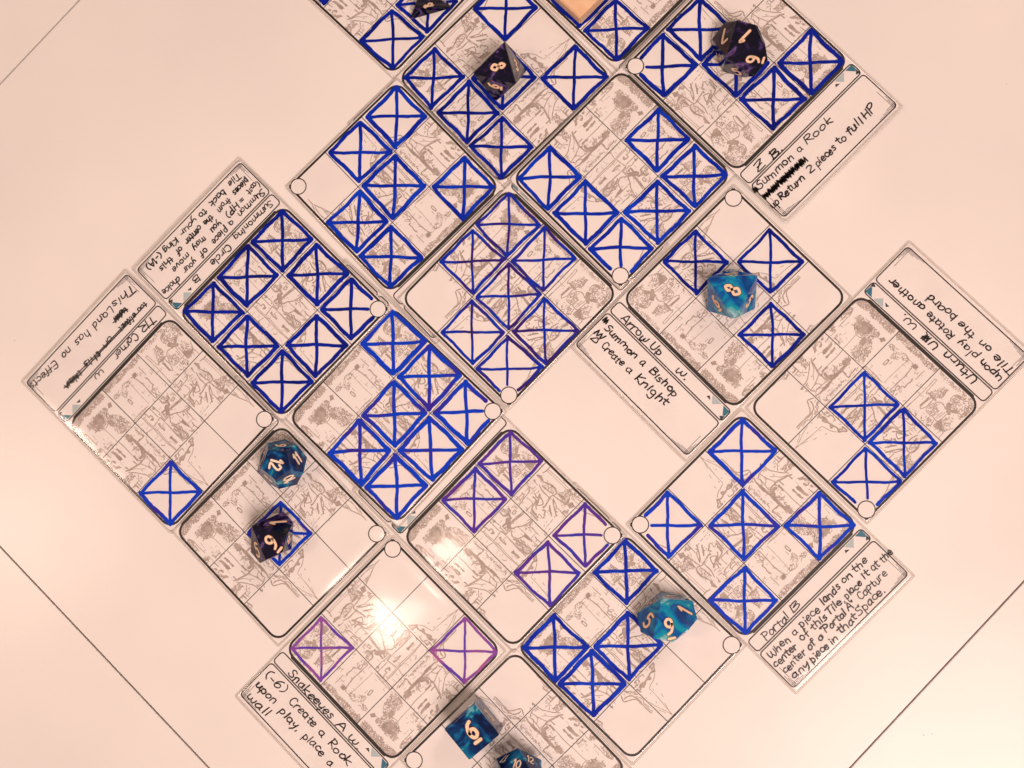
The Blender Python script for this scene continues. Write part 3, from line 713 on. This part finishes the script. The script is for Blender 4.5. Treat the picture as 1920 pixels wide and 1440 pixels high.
card('C17', 'C', -47.93, -108.08, .76, 0, 0, 'y', "card titled Snakeeyes with two faded violet crossed squares and lamp glare across it", [(-1, -1), (1, 1)], INK_VIOLET, 1.1, 9.3,
 [("Snakeeyes", -23.8, -37.9, 1.4, -38.0, 4.2), ("A", 4.6, -38, 8.8, -37.9, 4.0), ("W.", 11.5, -38.1, 18.2, -37.9, 3.1),
  ("(-6)", -30.6, -45.2, -19.4, -45.1, 4.3), ("Create", -15.6, -45.4, -1, -45.4, 4.2), ("a", 1.8, -45.6, 4.3, -45.5, 3.8), ("Rook", 7.6, -45.5, 19.6, -45.4, 4.2),
  ("upon", -30, -50.7, -19.1, -50.8, 3.9), ("play,", -15.7, -51.2, -4.6, -51.4, 3.9), ("place", -1.6, -51.2, 9.5, -50.8, 4.0), ("a", 12.8, -51.4, 15.1, -51.3, 3.8), ("wall", -29.4, -56.7, -18, -56.6, 4.0)])
card('C8', 'A', 90.78, 130.58, 0, 2.0, 0, 'y', "card titled Z at top right with five blue crossed squares, under the black ten-sided die", [(0, 1), (-1, 1), (0, 0), (1, -1), (0, -1)], INK_DEEP, 1.6, 9.15,
 [("Z", -26.6, -37.6, -22.2, -37.6, 3.7), ("B.", -18, -38.0, -12.2, -37.9, 3.8),
  ('~', [(-32.4, -42.6), (-31.9, -41), (-31.4, -42.8), (-31, -41.2), (-30.7, -42.6)], .8), ("Summon", -30.4, -43.0, -12, -43.8, 3.9), ("a", -8.9, -43.8, -6.8, -43.8, 3.6), ("Rook", -4.4, -43.6, 9.4, -44.4, 4.1),
  ('#', -31.4, -47.4, -8.4, -48.2, 2.1, .62, .42), ('#', -31.2, -47.8, -9.4, -48.4, 2.0, .5, .6), ("up", -32.2, -52.6, -28.6, -52.5, 3.6), ("Return", -27.6, -52.2, -14.8, -52.9, 3.8), ("2", -12.3, -53.1, -9.6, -53.0, 4.0), ("pieces", -8.2, -53.1, 2.3, -53.2, 3.9), ("to", 4.1, -52.9, 8.2, -53.0, 3.9), ("full", 9.2, -53, 17, -53.4, 4.1), ("HP", 18.5, -53.2, 24.6, -53.0, 4.0)])

# ------------------------------------------------------------------ tan wooden block on the card at the top edge
bm = bmesh.new(); s = 22.0
bmesh.ops.create_cube(bm, size=1, matrix=Matrix.Translation((0, 0, 4)) @ Matrix.Diagonal((s, s, 8, 1)))
bmesh.ops.bevel(bm, geom=bm.edges[:], offset=.5, segments=3, affect='EDGES')
WOOD = mat("tan_wood", (.80, .52, .32), .5); noisy(WOOD, 70, (.76, .47, .28), (.84, .57, .36), 5, dist=2.5)
blk = obj("wooden_block", bm, WOOD)
blk.location = Vector((27.2, 148.6 + s / 2 * 1.414, .62)) * MM; blk.rotation_euler = (0, 0, R(45.5))
blk['label'] = "small tan wooden block at the very top edge, between two cards"; blk['category'] = "block"

# ------------------------------------------------------------------ dice
def hull(verts):
    bm = bmesh.new()
    for v in verts: bm.verts.new(v)
    r = bmesh.ops.convex_hull(bm, input=bm.verts[:]); bmesh.ops.dissolve_limit(bm, angle_limit=R(1), verts=bm.verts[:], edges=bm.edges[:])
    bmesh.ops.recalc_face_normals(bm, faces=bm.faces[:]); return bm
def face_table(verts):
    bm = hull(verts); out = []; mid = sum((Vector(v) for v in verts), Vector()) / len(verts)
    bm.normal_update()
    for f in bm.faces:
        c = Vector((0, 0, 0))
        for v in f.verts: c += v.co
        c /= len(f.verts); n = f.normal.copy()
        if n.dot(c - mid) < 0: n = -n
        out.append((n, c, [v.co.copy() for v in f.verts]))
    bm.free(); return out
def orient(n, t, az):
    n = n.normalized(); t = (t - n * t.dot(n)).normalized(); b = n.cross(t)
    Lm = Matrix((t, b, n)).transposed(); W = Matrix.Rotation(R(az), 3, 'Z')
    return W @ Lm.transposed()
def die(label, verts, Rm, x, y, m, nums, bev=.55, pen=.75, zb=.62, paint=None):
    verts = [Rm @ Vector(v) for v in verts]; zmin = min(v.z for v in verts)
    verts = [v - Vector((0, 0, zmin)) for v in verts]
    t = thing("die", label, "die", Matrix.Translation(Vector((x, y, zb)) * MM), "dice standing on the cards")
    bm = hull(verts); bmesh.ops.bevel(bm, geom=bm.edges[:] + bm.verts[:], offset=bev, segments=4, affect='EDGES', profile=.6)
    for f in bm.faces: f.smooth = False
    obj("body", bm, m, t)
    ft = face_table(verts)
    for txt, az, el, up, size, shift in nums:
        d = Vector((math.cos(R(az)) * math.cos(R(el)), math.sin(R(az)) * math.cos(R(el)), math.sin(R(el))))
        n, c, _ = max(ft, key=lambda q: q[0].dot(d))
        if isinstance(up, (int, float)): u3 = Vector((math.cos(R(up)), math.sin(R(up)), 0))
        else: u3 = up - c
        v = (u3 - n * u3.dot(n)).normalized(); u = v.cross(n)
        st, wd = glyphs(txt.replace('_', '')); k = size / 10; c2 = c + u * shift[0] + v * shift[1]
        if '_' in txt: st.append([(wd / 2 - 2.4, -2.6), (wd / 2 + 1.6, -2.6)])
        for nm, w_, o_, mm in (("numeral_recess_shade", pen + .5, .02, GOLDD), ("numeral", pen, .06, paint or GOLD)):
            bm = bmesh.new()
            for i, s in enumerate(st):
                f3 = lambda a, b, i=i, o_=o_: tuple(c2 + u * a + v * b + n * (o_ + i * .006))
                ribbon(bm, [((q[0] - wd / 2 + .4) * k, (q[1] - 5) * k) for q in smooth(s, 5)], w_, 0, to3d=f3)
            obj(nm, bm, mm, t)
    return t
# cube
h = 7.75
die("blue cube die showing a six, near the bottom edge", [(a, b, c) for a in (-h, h) for b in (-h, h) for c in (-h, h)], Matrix.Rotation(R(41), 3, 'Z'), -13.0, -136.6, BLUE_RESIN,
    [("6_", 0, 90, 127, 6.6, (0, .7)), ("3", 41, 0, 90, 5, (0, 0)), ("2", 131, 0, 90, 5, (0, 0))], bev=.9, pen=1.35)
def octa(e): a = e / math.sqrt(2); return [(a, 0, 0), (-a, 0, 0), (0, a, 0), (0, -a, 0), (0, 0, a), (0, 0, -a)]
N8 = Vector((1, 1, 1)); T8 = Vector((1, 0, 0)) * 3 - N8
die("black eight-sided die showing an eight, on the upper middle card", octa(18.2), orient(N8, T8, 75), -5.0, 127.3, BLACK_RESIN,
    [("8", 0, 90, 14, 5.4, (0, 0)), ("6_", -105, 20, 152, 4.4, (0, .6)), ("3", 15, 20, 100, 4.4, (0, 0)), ("5", 135, 20, 60, 4.4, (0, 0))], bev=.35, pen=1.0)
die("light blue eight-sided die showing an eight", octa(19.4), orient(N8, T8, -88), 88.0, 35.3, TEAL_RESIN,
    [("8", 0, 90, 153, 6.0, (0, .3)), ("6_", -148, 20, 109, 5.0, (0, .4)), ("5", -28, 20, 60, 4.6, (0, 0)), ("2", 92, 20, 60, 4.6, (0, 0))], bev=.6, pen=1.1)
# dodecahedron
g = (1 + 5 ** .5) / 2; k = 7.45 / (2 / g)
V12 = [(a * k, b * k, c * k) for a in (-1, 1) for b in (-1, 1) for c in (-1, 1)]
for a in (-1, 1):
    for b in (-1, 1): V12 += [(0, a * k / g, b * k * g), (a * k / g, b * k * g, 0), (b * k * g, 0, a * k / g)]
f0 = face_table(V12)[0]
die("blue twelve-sided die showing a twelve, at the corner of the card with one square", V12, orient(f0[0], f0[2][0] - f0[1], -92), -92.8, -33.2, BLUE_RESIN,
    [("12", 0, 90, -14, 4.6, (0, 0)), ("11", 16, 27, 153, 4.2, (0, 0)), ("10", -56, 27, 187, 4.2, (0, 0)), ("9", 88, 27, 12, 4.0, (0, 0)), ("8", -128, 27, -50, 4.0, (0, 0)), ("7", 160, 27, 100, 4, (0, 0))], bev=.4, pen=.88, paint=IVORY)
# ten-sided dice: two apexes and a zigzag belt
def trap(r, a): hh = a * (1 - math.cos(R(36))) / (1 + math.cos(R(36))); return [(0, 0, a), (0, 0, -a)] + [(r * math.cos(R(36 * i)), r * math.sin(R(36 * i)), hh * (-1) ** i) for i in range(10)]
def d10(label, x, y, az, top, m, r, a, size, pen, bev=.4):
    V = trap(r, a); F = face_table(V); apex = Vector((0, 0, a))
    up5 = sorted([f for f in F if f[0].z > 0], key=lambda f: math.atan2(f[0].y, f[0].x))
    order = "59173"; f = up5[0]; Rm = orient(f[0], f[1] - apex, az)
    zmin = min((Rm @ Vector(v)).z for v in V); ap = Rm @ apex - Vector((0, 0, zmin)); nums = []
    for i, q in enumerate(up5):
        n = Rm @ q[0]; ch = order[(order.index(top) + i) % 5]
        nums.append((ch + '_' if ch == '9' else ch, math.degrees(math.atan2(n.y, n.x)), math.degrees(math.asin(max(-1, min(1, n.z)))), ap, size, (0, .2)))
    lowa = Rm @ Vector((0, 0, -a)) - Vector((0, 0, zmin))
    for i, q in enumerate([f for f in F if f[0].z < 0]):
        n = Rm @ q[0]; nums.append(("02468"[i], math.degrees(math.atan2(n.y, n.x)), math.degrees(math.asin(max(-1, min(1, n.z)))), lowa, size * .85, (0, 0)))
    return die(label, V, Rm, x, y, m, nums, bev=bev, pen=pen)
d10("black and purple ten-sided die showing a nine, on the lower left card", -96.6, -63.0, -39, '9', BLACK_RESIN, 11.4, 11.0, 5.9, 1.0)
d10("mottled blue ten-sided die showing a nine, near the lower right card's circle", 62.4, -91.6, -76, '9', TEAL_RESIN, 12.0, 11.0, 5.9, 1.0)
d10("black marbled ten-sided die with a one and a seven uppermost, at top right", 91.6, 133.6, 47, '1', BLACK_RESIN, 12.4, 11.9, 5.6, 1.0, .7)
# icosahedron
k = 11.2 / 2; V20 = []
for a in (-1, 1):
    for b in (-1, 1): V20 += [(0, a * k, b * k * g), (a * k, b * k * g, 0), (b * k * g, 0, a * k)]
f0 = face_table(V20)[0]
die("dark blue twenty-sided die half out of frame at the bottom edge", V20, orient(f0[0], f0[2][0] - f0[1], -90), 4.6, -153.6, BLUE_RESIN,
    [("10", 90, 48, 81, 3.4, (0, -.4)), ("17", 128, 19, -75, 3.2, (0, 0)), ("12", 52, 19, 60, 3.2, (0, 0)), ("8", 0, 90, 60, 3.6, (0, 0)), ("3", 210, 48, 60, 3.4, (0, 0)), ("15", -30, 48, 60, 3.2, (0, 0))], bev=.35, pen=.5, paint=IVORY)
# tetrahedron
e = 19.1; V4 = [(e / math.sqrt(3) * math.cos(R(a)), e / math.sqrt(3) * math.sin(R(a)), 0) for a in (0, 120, 240)] + [(0, 0, e * math.sqrt(2 / 3))]
p0 = Vector((-44.34, 152.91)); p1 = Vector((-25.84, 157.56)); dd = (p1 - p0).normalized(); cc = (p0 + p1) / 2 + Vector((-dd.y, dd.x)) * e / (2 * math.sqrt(3))
az = math.degrees(math.atan2(dd.y, dd.x)) - 90
die("black four-sided die with a three and a one, cut off by the top edge", V4, Matrix.Rotation(R(az + 60), 3, 'Z'), cc.x, cc.y, BLACK_RESIN,
    [("3", az, 19, 225, 3.6, (0, 0)), ("1", az, 19, -8, 3.6, (0, 0))], bev=.5, pen=.7)
